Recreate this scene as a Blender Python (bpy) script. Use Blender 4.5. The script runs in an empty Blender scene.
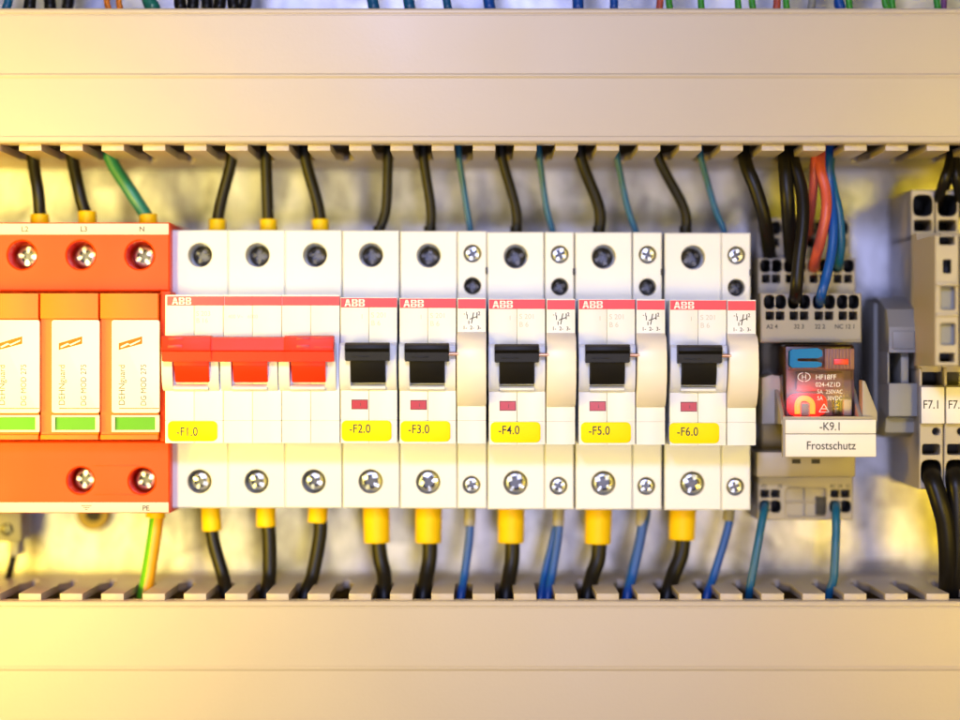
import bpy, bmesh, math, random
from mathutils import Vector, Matrix

random.seed(4)
PI = math.pi
scene = bpy.context.scene
C = scene.collection

# ------------------------------------------------------------------ camera, world, lamps, exposure
D = 750.0                 # mm from the lens to the breaker fronts (the plane y = 0)
S = 0.3073                # mm per photo pixel on that plane
cam_d = bpy.data.cameras.new("camera")
cam = bpy.data.objects.new("camera", cam_d)
C.objects.link(cam)
cam.location = (0, -D / 1000, 0)
cam.rotation_euler = (PI / 2, 0, 0)
cam_d.sensor_width = 36
cam_d.lens = 36 * D / (960 * S)
cam_d.clip_start = 0.01
cam_d.clip_end = 20
cam_d.dof.use_dof = True
cam_d.dof.focus_distance = (D + 1) / 1000
cam_d.dof.aperture_fstop = 2.9
scene.camera = cam

world = bpy.data.worlds.new("World")
scene.world = world
world.use_nodes = True
bg = world.node_tree.nodes["Background"]
bg.inputs[0].default_value = (1.0, 0.91, 0.45, 1)
bg.inputs[1].default_value = 0.08

def area(name, loc, target, size, watts, color, tall=None, spread=180):
    l = bpy.data.lights.new(name, 'AREA')
    l.shape = 'ELLIPSE' if tall else 'DISK'
    l.size = size / 1000
    if tall: l.size_y = tall / 1000
    l.spread = math.radians(spread)
    l.energy = watts
    l.color = color
    o = bpy.data.objects.new(name, l)
    C.objects.link(o)
    o.location = Vector(loc) / 1000
    o.rotation_euler = (Vector(target) - Vector(loc)).to_track_quat('-Z', 'Y').to_euler()
    return o

area("work_lamp", (-60, -700, 262), (0, 0, 0), 90, 2.75, (0.484, 0.531, 1.0))
area("cool_lamp", (70, -740, 270), (30, 40, 40), 130, 0.8, (0.575, 0.65, 1.0))
area("low_cool_fill", (60, -700, -88), (30, 70, -60), 90, 0.28, (0.714, 0.714, 1.0), spread=90)  # added fill light from below, brightens the plate under the breakers
area("warm_lamp", (-212, -430, -10), (-160, 70, 0), 70, 0.26, (1.0, 0.808, 0.212), tall=250, spread=62)
area("side_warm_fill", (-285, -180, -30), (-150, 40, -15), 110, 1.12, (1.0, 0.643, 0.007))  # added side light, imitates the warm lens veil over the left end
area("low_warm_lamp", (-40, -300, -330), (0, 0, -20), 120, 0.05, (1.0, 0.48, 0.02))
area("amber_lamp", (256, -430, 96), (150, 70, 50), 60, 0.05, (1.0, 0.76, 0.02), spread=60)
area("low_amber_lamp", (262, -430, -100), (150, 70, -60), 70, 0.085, (1.0, 0.671, 0.012), spread=60)
area("side_amber_lamp", (340, -200, -30), (150, 0, -10), 110, 0.3, (1.0, 0.633, 0.033))

scene.view_settings.view_transform = 'Standard'
scene.view_settings.look = 'None'
scene.view_settings.exposure = 0.0
scene.view_settings.gamma = 1.0
scene.cycles.use_denoising = True
scene.cycles.max_bounces = 10
scene.cycles.transparent_max_bounces = 12
scene.cycles.caustics_reflective = False
scene.cycles.caustics_refractive = False

# ------------------------------------------------------------------ helpers
def W(px, py, y):
    """photo pixel at depth y (mm) -> world x, z in mm"""
    k = S * (D + y) / D
    return (px - 480) * k, (360 - py) * k

def X(px, y=0): return (px - 480) * S * (D + y) / D
def Z(py, y=0): return (360 - py) * S * (D + y) / D
def L(n, y=0): return n * S * (D + y) / D

MATS = {}
def mat(name, col, rough=0.4, metal=0.0, var=0.06, scale=60, bump=0.02, bscale=900, spec=0.5, coat=0.0):
    if name in MATS: return MATS[name]
    m = bpy.data.materials.new(name)
    m.use_nodes = True
    nt = m.node_tree
    N = nt.nodes; K = nt.links
    b = N["Principled BSDF"]
    b.inputs["Metallic"].default_value = metal
    b.inputs["Specular IOR Level"].default_value = spec
    b.inputs["Coat Weight"].default_value = coat
    tc = N.new("ShaderNodeTexCoord")
    n1 = N.new("ShaderNodeTexNoise"); n1.inputs["Scale"].default_value = scale; n1.inputs["Detail"].default_value = 6
    K.new(tc.outputs["Object"], n1.inputs["Vector"])
    mx = N.new("ShaderNodeMix"); mx.data_type = 'RGBA'
    mx.inputs[6].default_value = (*[c * (1 - var) for c in col], 1)
    mx.inputs[7].default_value = (*[min(1, c * (1 + var)) for c in col], 1)
    K.new(n1.outputs["Fac"], mx.inputs[0])
    K.new(mx.outputs[2], b.inputs["Base Color"])
    mr = N.new("ShaderNodeMapRange")
    mr.inputs[3].default_value = max(0.02, rough - 0.1); mr.inputs[4].default_value = min(1, rough + 0.1)
    K.new(n1.outputs["Fac"], mr.inputs[0]); K.new(mr.outputs[0], b.inputs["Roughness"])
    if bump:
        n2 = N.new("ShaderNodeTexNoise"); n2.inputs["Scale"].default_value = bscale; n2.inputs["Detail"].default_value = 3
        K.new(tc.outputs["Object"], n2.inputs["Vector"])
        bp = N.new("ShaderNodeBump"); bp.inputs["Strength"].default_value = bump * 5; bp.inputs["Distance"].default_value = 0.0002
        K.new(n2.outputs["Fac"], bp.inputs["Height"]); K.new(bp.outputs[0], b.inputs["Normal"])
    MATS[name] = m
    return m

WHITE = mat("breaker white plastic", (0.76, 0.785, 0.83), 0.38)
CREAM = mat("cream lever plastic", (0.84, 0.785, 0.70), 0.35)
SEAM = mat("shadow gap plastic", (0.30, 0.27, 0.22), 0.6)
BLACK = mat("black toggle plastic", (0.006, 0.0055, 0.006), 0.45, spec=0.28)
DARK = mat("painted cavity shade", (0.03, 0.028, 0.026), 0.7)  # near-black that puts the shade of openings into the colour
REDBAR = mat("scarlet handle plastic", (0.80, 0.035, 0.004), 0.4, spec=0.3)
REDSTRIP = mat("red printed strip", (0.72, 0.045, 0.07), 0.4)
REDFLAG = mat("dark red flag", (0.42, 0.012, 0.02), 0.3)
PRINTW = mat("white print", (0.85, 0.84, 0.82), 0.5)
PRINTK = mat("black print", (0.02, 0.02, 0.02), 0.5)
PRINTG = mat("faint grey print", (0.55, 0.54, 0.52), 0.5)
PRINTM = mat("grey print", (0.22, 0.20, 0.18), 0.5)
YELLOW = mat("yellow tag", (0.92, 0.74, 0.002), 0.6, spec=0.15)
SLEEVE = mat("yellow insulating sleeve", (0.88, 0.57, 0.004), 0.5, var=0.1, spec=0.25)
SLEEVEG = mat("grey insulating sleeve", (0.29, 0.275, 0.23), 0.45)
STEEL = mat("zinc plated steel", (0.74, 0.76, 0.80), 0.36, 1.0, bump=0.03)
STEELB = mat("bright zinc steel", (0.66, 0.68, 0.72), 0.29, 1.0, bump=0.03)
STEELD = mat("darkened steel", (0.10, 0.096, 0.095), 0.36, 1.0, bump=0.03)  # darkened so the top terminal holes look blacker; shade put into the colour
RECESS = mat("painted recess shade", (0.09, 0.09, 0.10), 0.4, 0.9)  # shade of the cross recess is painted in
COPPER = mat("copper pin", (0.75, 0.42, 0.26), 0.35, 0.8)
ORANGE = mat("orange red housing", (0.86, 0.066, 0.002), 0.5, spec=0.3)
ORANGEM = mat("orange module", (0.88, 0.17, 0.010), 0.45, spec=0.3)
ORANGEP = mat("orange print", (0.80, 0.15, 0.002), 0.5, spec=0.2)
OFFW = mat("off white strip", (0.70, 0.62, 0.56), 0.5)
GREEN = mat("green status flag", (0.085, 0.36, 0.004), 0.45, spec=0.3)
DUCT = mat("grey duct plastic", (0.48, 0.415, 0.335), 0.37, var=0.05, scale=25, bump=0.03)
BEIGE = mat("beige terminal plastic", (0.43, 0.385, 0.30), 0.42)
GREYT = mat("grey bracket plastic", (0.26, 0.26, 0.245), 0.45)
SOCK = mat("relay socket plastic", (0.345, 0.31, 0.25), 0.42)
PAPER = mat("white marker plate", (0.80, 0.79, 0.77), 0.5)
WBLACK = mat("black cable insulation", (0.006, 0.005, 0.004), 0.42, var=0.2, spec=0.3)
WBLUE = mat("blue cable insulation", (0.003, 0.075, 0.36), 0.38, var=0.12)
WTEAL = mat("teal cable insulation", (0.005, 0.105, 0.23), 0.38, var=0.12)
WGREEN = mat("dark green cable insulation", (0.012, 0.17, 0.12), 0.38, var=0.12)
WLIME = mat("green cable insulation", (0.05, 0.36, 0.03), 0.4)
WRED = mat("red cable insulation", (0.55, 0.09, 0.05), 0.4, var=0.1)
WORANGE = mat("orange cable insulation", (0.80, 0.22, 0.01), 0.4)
WPURPLE = mat("purple cable insulation", (0.20, 0.06, 0.20), 0.4)
BLUELEVER = mat("blue lever plastic", (0.001, 0.17, 0.46), 0.45, spec=0.2)
BROWN = mat("brown ribbed button", (0.26, 0.11, 0.08), 0.45)
REDIND = mat("red indicator", (0.75, 0.03, 0.02), 0.35)
MECH = mat("relay inner plastic", (0.36, 0.24, 0.22), 0.5)

def galvanised():
    m = bpy.data.materials.new("galvanised sheet")
    m.use_nodes = True
    nt = m.node_tree; N = nt.nodes; K = nt.links
    b = N["Principled BSDF"]
    b.inputs["Metallic"].default_value = 0.68
    tc = N.new("ShaderNodeTexCoord")
    v = N.new("ShaderNodeTexVoronoi"); v.inputs["Scale"].default_value = 70
    n = N.new("ShaderNodeTexNoise"); n.inputs["Scale"].default_value = 75; n.inputs["Detail"].default_value = 8; n.inputs["Roughness"].default_value = 0.65
    mp = N.new("ShaderNodeMapping"); mp.inputs["Scale"].default_value = (1, 1, 0.45)
    K.new(tc.outputs["Object"], mp.inputs[0])
    K.new(mp.outputs[0], n.inputs["Vector"])
    K.new(tc.outputs["Object"], v.inputs["Vector"])
    mx = N.new("ShaderNodeMix"); mx.data_type = 'FLOAT'; mx.inputs[0].default_value = 0.3
    K.new(n.outputs["Fac"], mx.inputs[2]); K.new(v.outputs["Color"], mx.inputs[3])
    n3 = N.new("ShaderNodeTexNoise"); n3.inputs["Scale"].default_value = 190; n3.inputs["Detail"].default_value = 5; n3.inputs["Roughness"].default_value = 0.7
    K.new(mp.outputs[0], n3.inputs["Vector"])
    mx2 = N.new("ShaderNodeMix"); mx2.data_type = 'FLOAT'; mx2.inputs[0].default_value = 0.38
    K.new(mx.outputs[0], mx2.inputs[2]); K.new(n3.outputs["Fac"], mx2.inputs[3]); mx = mx2
    cr = N.new("ShaderNodeValToRGB")
    cr.color_ramp.elements[0].position = 0.38; cr.color_ramp.elements[0].color = (0.20, 0.195, 0.21, 1)
    cr.color_ramp.elements[1].position = 0.60; cr.color_ramp.elements[1].color = (0.57, 0.565, 0.62, 1)
    K.new(mx.outputs[0], cr.inputs[0]); K.new(cr.outputs[0], b.inputs["Base Color"])
    mr = N.new("ShaderNodeMapRange"); mr.inputs[3].default_value = 0.36; mr.inputs[4].default_value = 0.48
    K.new(mx.outputs[0], mr.inputs[0]); K.new(mr.outputs[0], b.inputs["Roughness"])
    bp = N.new("ShaderNodeBump"); bp.inputs["Strength"].default_value = 0.2; bp.inputs["Distance"].default_value = 0.0006
    K.new(n.outputs["Fac"], bp.inputs["Height"]); K.new(bp.outputs[0], b.inputs["Normal"])
    return m
GALV = galvanised()

def emitter(name, col, s):
    m = bpy.data.materials.new(name); m.use_nodes = True
    b = m.node_tree.nodes["Principled BSDF"]
    b.inputs["Base Color"].default_value = (*col, 1)
    b.inputs["Emission Color"].default_value = (*col, 1)
    b.inputs["Emission Strength"].default_value = s
    return m
LED = emitter("lit red lamp", (1.0, 0.03, 0.003), 24)

def smoky():
    m = bpy.data.materials.new("smoky clear plastic"); m.use_nodes = True
    nt = m.node_tree; N = nt.nodes; K = nt.links
    for n in list(N):
        if n.type == 'BSDF_PRINCIPLED': N.remove(n)
    out = [n for n in N if n.type == 'OUTPUT_MATERIAL'][0]
    t = N.new("ShaderNodeBsdfTransparent"); t.inputs[0].default_value = (0.86, 0.77, 0.75, 1)
    g = N.new("ShaderNodeBsdfGlossy"); g.inputs["Roughness"].default_value = 0.22
    f = N.new("ShaderNodeFresnel"); f.inputs[0].default_value = 1.3
    nz = N.new("ShaderNodeTexNoise"); nz.inputs["Scale"].default_value = 300
    ad = N.new("ShaderNodeMath"); ad.operation = 'MULTIPLY_ADD'; ad.inputs[1].default_value = 0.02
    K.new(nz.outputs["Fac"], ad.inputs[0]); K.new(f.outputs[0], ad.inputs[2])
    mx = N.new("ShaderNodeMixShader")
    K.new(ad.outputs[0], mx.inputs[0]); K.new(t.outputs[0], mx.inputs[1]); K.new(g.outputs[0], mx.inputs[2])
    K.new(mx.outputs[0], out.inputs[0])
    return m
SMOKY = smoky()

def earth_wire():
    m = bpy.data.materials.new("green and yellow cable insulation"); m.use_nodes = True
    nt = m.node_tree; N = nt.nodes; K = nt.links
    b = N["Principled BSDF"]; b.inputs["Roughness"].default_value = 0.4
    at = N.new("ShaderNodeAttribute"); at.attribute_name = "around"
    cr = N.new("ShaderNodeValToRGB"); cr.color_ramp.interpolation = 'CONSTANT'
    cr.color_ramp.elements[0].color = (0.09, 0.40, 0.01, 1)
    e = cr.color_ramp.elements.new(0.22); e.color = (0.75, 0.36, 0.01, 1)
    cr.color_ramp.elements[-1].position = 0.999
    cr.color_ramp.elements[-1].color = (0.75, 0.36, 0.01, 1)
    K.new(at.outputs["Fac"], cr.inputs[0]); K.new(cr.outputs[0], b.inputs["Base Color"])
    return m
WEARTH = earth_wire()

class M:
    """collects shapes in mm, links them as one mesh object"""
    def __init__(self, m=None):
        self.v = []; self.f = []; self.mi = []; self.mats = []; self.cur = 0
        self.att = None
        if m: self.use(m)
    def use(self, m):
        if m not in self.mats: self.mats.append(m)
        self.cur = self.mats.index(m); return self
    def add(self, vs, fs):
        o = len(self.v); self.v += [tuple(p) for p in vs]
        for f in fs:
            self.f.append([i + o for i in f]); self.mi.append(self.cur)
        return self
    def box(self, x0, x1, y0, y1, z0, z1, bev=0.0, seg=2):
        if x1 < x0: x0, x1 = x1, x0
        if y1 < y0: y0, y1 = y1, y0
        if z1 < z0: z0, z1 = z1, z0
        bm = bmesh.new()
        bmesh.ops.create_cube(bm, size=1)
        for v in bm.verts:
            v.co = Vector((x0 + (v.co.x + .5) * (x1 - x0), y0 + (v.co.y + .5) * (y1 - y0), z0 + (v.co.z + .5) * (z1 - z0)))
        if bev > 0:
            bev = min(bev, (x1 - x0) * .45, (y1 - y0) * .45, (z1 - z0) * .45)
            bmesh.ops.bevel(bm, geom=list(bm.edges), offset=bev, segments=seg, affect='EDGES', profile=0.5)
        self._bm(bm); return self
    def _bm(self, bm):
        bmesh.ops.recalc_face_normals(bm, faces=list(bm.faces))
        bm.verts.index_update()
        self.add([v.co.copy() for v in bm.verts], [[v.index for v in f.verts] for f in bm.faces])
        bm.free()
    def prism(self, poly, a0, a1, axis='x', bev=0.0, seg=2):
        """poly in (y,z) extruded along x, or in (x,z) extruded along y"""
        bm = bmesh.new()
        if axis == 'x':
            A = [bm.verts.new((a0, p[0], p[1])) for p in poly]; B = [bm.verts.new((a1, p[0], p[1])) for p in poly]
        else:
            A = [bm.verts.new((p[0], a0, p[1])) for p in poly]; B = [bm.verts.new((p[0], a1, p[1])) for p in poly]
        n = len(poly)
        bm.faces.new(A); bm.faces.new(B[::-1])
        for i in range(n):
            bm.faces.new((A[i], B[i], B[(i + 1) % n], A[(i + 1) % n]))
        if bev > 0:
            caps = [e for e in bm.edges if (e.verts[0] in A) == (e.verts[1] in A)]
            bmesh.ops.bevel(bm, geom=caps, offset=bev, segments=seg, affect='EDGES', profile=0.5)
        self._bm(bm); return self
    def cyl(self, c, axis, r, length, seg=28, r2=None, bev=0.0):
        """cylinder from c along +axis"""
        r2 = r if r2 is None else r2
        ax = {'x': 0, 'y': 1, 'z': 2}[axis]
        u, w = [(1, 2), (0, 2), (0, 1)][ax]
        prof = [(r, 0), (r2, length)] if not bev else [(r - bev, 0), (r, bev), (r2, length - bev), (r2 - bev, length)]
        vs = []; fs = []
        for rr, h in prof:
            for i in range(seg):
                p = [c[0], c[1], c[2]]; t = 2 * PI * i / seg
                p[u] += rr * math.cos(t); p[w] += rr * math.sin(t); p[ax] += h
                vs.append(p)
        for k in range(len(prof) - 1):
            for i in range(seg):
                j = (i + 1) % seg
                fs.append((k * seg + i, k * seg + j, (k + 1) * seg + j, (k + 1) * seg + i))
        fs.append(tuple(range(seg - 1, -1, -1))); fs.append(tuple(range((len(prof) - 1) * seg, len(prof) * seg)))
        bm = bmesh.new()
        bv = [bm.verts.new(p) for p in vs]
        for f in fs: bm.faces.new([bv[i] for i in f])
        self._bm(bm); return self
    def tube(self, pts, r, seg=16, sub=7, radii=None):
        P = [Vector(p) for p in pts]
        Q = []; R = []
        if len(P) == 2:
            for s in range(sub + 1):
                t = s / sub; Q.append(P[0].lerp(P[1], t)); R.append(r if not radii else radii[0] * (1 - t) + radii[1] * t)
        else:
            E = [P[0] * 2 - P[1]] + P + [P[-1] * 2 - P[-2]]
            for i in range(len(P) - 1):
                a, b, c, d = E[i:i + 4]
                for s in range(sub):
                    t = s / sub
                    Q.append(0.5 * ((2 * b) + (c - a) * t + (2 * a - 5 * b + 4 * c - d) * t * t + (3 * b - a - 3 * c + d) * t ** 3))
                    R.append(r if not radii else radii[i] * (1 - t) + radii[i + 1] * t)
            Q.append(P[-1]); R.append(r if not radii else radii[-1])
        vs = []; fs = []; att = []
        up = Vector((0, -1, 0))
        for i, q in enumerate(Q):
            d = (Q[min(i + 1, len(Q) - 1)] - Q[max(i - 1, 0)]).normalized()
            a = d.cross(up)
            if a.length < 1e-4: a = d.cross(Vector((1, 0, 0)))
            a.normalize(); b = a.cross(d).normalized()
            for k in range(seg):
                t = 2 * PI * k / seg
                vs.append(q + a * (R[i] * math.cos(t)) + b * (R[i] * math.sin(t)))
                att.append(k / seg)
        for i in range(len(Q) - 1):
            for k in range(seg):
                j = (k + 1) % seg
                fs.append((i * seg + k, i * seg + j, (i + 1) * seg + j, (i + 1) * seg + k))
        fs.append(tuple(range(seg - 1, -1, -1))); fs.append(tuple(range((len(Q) - 1) * seg, len(Q) * seg)))
        self.att = att
        self.add(vs, fs); return self
    def cell(self, x0, x1, z0, z1, y, hole=None):
        """a face looking at -y, with one hole (cx,cz,rx,rz,power,depth,wall_mat,floor_mat,rim)"""
        if hole is None:
            return self.add([(x0, y, z0), (x1, y, z0), (x1, y, z1), (x0, y, z1)], [(0, 1, 2, 3)])
        h = dict(power=2, depth=6, rim=0.25, wall=None, floor=None); h.update(hole)
        cx, cz = h['c']; rx, rz = h['r']; n = h['power']
        N = 40
        ang = [2 * PI * i / N for i in range(N)] + [math.atan2(zz - cz, xx - cx) % (2 * PI) for xx in (x0, x1) for zz in (z0, z1)]
        ang = sorted(set(round(a, 6) for a in ang))
        n_ = len(ang)
        out = []; rim = []; inn = []; bot = []
        for a in ang:
            c, s = math.cos(a), math.sin(a)
            tx = ((x1 - cx) / c if c > 1e-9 else (x0 - cx) / c if c < -1e-9 else 1e9)
            tz = ((z1 - cz) / s if s > 1e-9 else (z0 - cz) / s if s < -1e-9 else 1e9)
            t = min(tx, tz); out.append((cx + c * t, y, cz + s * t))
            def rr(d): return (abs(c / (rx + d)) ** n + abs(s / (rz + d)) ** n) ** (-1 / n)
            q = rr(h['rim']); rim.append((cx + c * q, y, cz + s * q))
            q = rr(0); inn.append((cx + c * q, y + h['rim'], cz + s * q)); bot.append((cx + c * q, y + h['depth'], cz + s * q))
        keep = self.cur
        vs = out + rim + inn; fs = []
        for k in range(2):
            for i in range(n_):
                j = (i + 1) % n_
                fs.append((k * n_ + i, k * n_ + j, (k + 1) * n_ + j, (k + 1) * n_ + i))
        self.add(vs, fs)
        if h['wall']: self.use(h['wall'])
        self.add(inn + bot, [(i, (i + 1) % n_, n_ + (i + 1) % n_, n_ + i) for i in range(n_)])
        if h['floor']: self.use(h['floor'])
        self.add(bot, [tuple(range(n_))])
        self.cur = keep
        return self
    def shell(self, x0, x1, z0, z1, y0, y1, cells, c=0.35):
        """five sided block whose front (y0, towards the camera) is made of cells; chamfered front edge"""
        A = [(x0, y1, z0), (x1, y1, z0), (x1, y1, z1), (x0, y1, z1)]
        B = [(x0, y0 + c, z0), (x1, y0 + c, z0), (x1, y0 + c, z1), (x0, y0 + c, z1)]
        E = [(x0 + c, y0, z0 + c), (x1 - c, y0, z0 + c), (x1 - c, y0, z1 - c), (x0 + c, y0, z1 - c)]
        fs = [(3, 2, 1, 0)]
        for o in (0, 4):
            for i in range(4):
                j = (i + 1) % 4
                fs.append((o + i, o + j, o + 4 + j, o + 4 + i))
        self.add(A + B + E, fs)
        for ce in cells:
            a0, a1, b0, b1 = ce[:4]
            self.cell(max(a0, x0 + c), min(a1, x1 - c), max(b0, z0 + c), min(b1, z1 - c), y0, ce[4] if len(ce) > 4 else None)
        return self
    def screw(self, cx, cz, y, r, ang=0.4, slot=True, L_=0.62, w_=0.17):
        """pan head with a cross recess, facing -y"""
        N = 64
        rings = []
        def ring(fn, yy): rings.append([(cx + fn(2 * PI * i / N) * math.cos(2 * PI * i / N), yy, cz + fn(2 * PI * i / N) * math.sin(2 * PI * i / N)) for i in range(N)])
        def cross(s):
            def f(t):
                c = abs(math.cos(t - ang)) + 1e-9; q = abs(math.sin(t - ang)) + 1e-9
                Lh, wh = r * L_ * s, r * w_ * s
                return max(min(Lh / c, wh / q), min(wh / c, Lh / q))
            return f
        ring(lambda t: r, y + r * 0.8); ring(lambda t: r, y + r * 0.26); ring(lambda t: r * .93, y + r * 0.1)
        ring(lambda t: r * .80, y); ring(cross(1.0), y - r * 0.04); ring(cross(0.8), y + r * 0.42)
        def band(rs, cap):
            vs = [p for q in rs for p in q]; fs = []
            for k in range(len(rs) - 1):
                for i in range(N):
                    j = (i + 1) % N
                    fs.append((k * N + i, k * N + j, (k + 1) * N + j, (k + 1) * N + i))
            if cap: fs.append(tuple(range((len(rs) - 1) * N, len(rs) * N)))
            self.add(vs, fs)
        keep = self.cur
        band(rings[:5], False)
        self.use(RECESS); band(rings[4:], True)
        self.cur = keep
        return self
    def build(self, name, parent=None, origin=(0, 0, 0), smooth=True, angle=32):
        me = bpy.data.meshes.new(name)
        o = Vector(origin)
        me.from_pydata([tuple((Vector(p) - o) / 1000) for p in self.v], [], self.f)
        for m in self.mats: me.materials.append(m)
        me.polygons.foreach_set("material_index", self.mi)
        if self.att and len(self.att) == len(self.v):
            a = me.attributes.new("around", 'FLOAT', 'POINT'); a.data.foreach_set("value", self.att)
        if smooth:
            me.polygons.foreach_set("use_smooth", [True] * len(me.polygons))
            me.set_sharp_from_angle(angle=math.radians(angle))
        me.update()
        ob = bpy.data.objects.new(name, me)
        C.objects.link(ob)
        if parent is not None:
            ob.parent = parent
        else:
            ob.location = o / 1000
        return ob

def rrect(x0, x1, z0, z1, r, seg=5):
    if z1 < z0: z0, z1 = z1, z0
    pts = []
    for cx, cz, a in ((x1 - r, z1 - r, 0), (x0 + r, z1 - r, 90), (x0 + r, z0 + r, 180), (x1 - r, z0 + r, 270)):
        for i in range(seg + 1):
            t = math.radians(a + 90 * i / seg); pts.append((cx + r * math.cos(t), cz + r * math.sin(t)))
    return pts

def text(s, x, z, y, h, m, parent, origin, name="lettering", sx=1.0, rot=0.0, align='CENTER', track=1.0, bold=0.0, depth=0.03):
    """flat raised print facing -y; h = cap height in mm, (x,z) = middle (or left) of the line"""
    cu = bpy.data.curves.new(name, 'FONT')
    cu.body = s; cu.align_x = align; cu.align_y = 'CENTER'
    cu.size = h / 0.7 ; cu.space_character = track; cu.extrude = depth; cu.offset = bold
    tmp = bpy.data.objects.new("tmp", cu); C.objects.link(tmp)
    dg = bpy.context.evaluated_depsgraph_get(); dg.update()
    me = bpy.data.meshes.new_from_object(tmp.evaluated_get(dg))
    bpy.data.objects.remove(tmp)
    # text lies in xy; scale, rotate in its plane, stand it up facing -y
    zc = [v.co.y for v in me.vertices]; 
    mid = (min(zc) + max(zc)) / 2 if zc else 0
    T = Matrix.Translation((0, -mid, 0))
    R = Matrix.Rotation(rot, 4, 'Z'); Sx = Matrix.Diagonal((sx, 1, 1, 1))
    U = Matrix.Rotation(PI / 2, 4, 'X')
    o = Vector(origin)
    me.transform(Matrix.Scale(0.001, 4) @ Matrix.Translation(Vector((x, y, z)) - o) @ U @ R @ Sx @ T)
    me.materials.clear(); me.materials.append(m)
    ob = bpy.data.objects.new(name, me); C.objects.link(ob); ob.parent = parent
    return ob

def thing(name, label, cat, origin, group=None):
    o = bpy.data.objects.new(name, None); C.objects.link(o)
    o.empty_display_size = 0.01
    o.location = Vector(origin) / 1000
    o['label'] = label; o['category'] = cat
    if group: o['group'] = group
    return o

def tag(o, label, cat, group=None):
    o['label'] = label; o['category'] = cat
    if group: o['group'] = group
    return o

def kids(o): return [c for c in bpy.data.objects if c.parent == o]
def copy_tree(o, parent=None):
    c = o.copy(); C.objects.link(c)
    if parent is not None: c.parent = parent
    for ch in kids(o): copy_tree(ch, c)
    return c

def logo(x0, x1, z0, z1, y, parent, origin):
    """three heavy block letters A B B cut by a fine cross, in white"""
    m = M(PRINTW)
    w = (x1 - x0); g = w * 0.02; lw = (w - 2 * g) / 3; h = z1 - z0
    for k in range(3):
        a = x0 + k * (lw + g); b = a + lw; mid = (a + b) / 2; c = 0.035 * lw
        zl = z0 + h * .47; zu = zl + h * .05
        def P(pts): m.prism([(a + u * lw, z0 + v * h) for u, v in pts], y, y + 0.05, axis='y')
        if k == 0:
            P([(.0, 0), (.27, 0), (.33, .2), (.48, .2), (.48, .44), (.15, .44)])
            P([(.52, .2), (.67, .2), (.73, 0), (1.0, 0), (.85, .44), (.52, .44)])
            P([(.17, .52), (.48, .52), (.48, 1), (.33, 1)])
            P([(.52, .52), (.83, .52), (.67, 1), (.52, 1)])
        else:
            P([(.04, 0), (.48, 0), (.48, .16), (.30, .16), (.30, .34), (.48, .34), (.48, .46), (.04, .46)])
            P([(.52, 0), (.80, 0), (.97, .12), (.97, .36), (.88, .46), (.52, .46), (.52, .34), (.68, .34), (.68, .16), (.52, .16)])
            P([(.04, .54), (.48, .54), (.48, .66), (.30, .66), (.30, .84), (.48, .84), (.48, 1), (.04, 1)])
            P([(.52, .54), (.88, .54), (.95, .64), (.95, .88), (.80, 1), (.52, 1), (.52, .84), (.68, .84), (.68, .66), (.52, .66)])
    return m.build("logo", parent, origin, smooth=False)

# ------------------------------------------------------------------ the setting: back plate
YP = 70.0
pl = M(GALV).box(-420, 420, YP, YP + 2, -320, 320).build("mounting_plate")
pl['kind'] = 'structure'

# mounting rail (hat profile)
zr = Z(369, 62)
m = M(STEELD)
m.prism([(62, zr + 17.5), (62, zr + 12.5), (68.8, zr + 12.5), (68.8, zr - 12.5), (62, zr - 12.5), (62, zr - 17.5), (63, zr - 17.5), (63, zr - 13.5), (69.8, zr - 13.5), (69.8, zr + 13.5), (63, zr + 13.5), (63, zr + 17.5)], -300, 300)
tag(m.build("mounting_rail"), "long steel hat rail that all the breakers and terminals clip onto", "rail")

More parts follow.
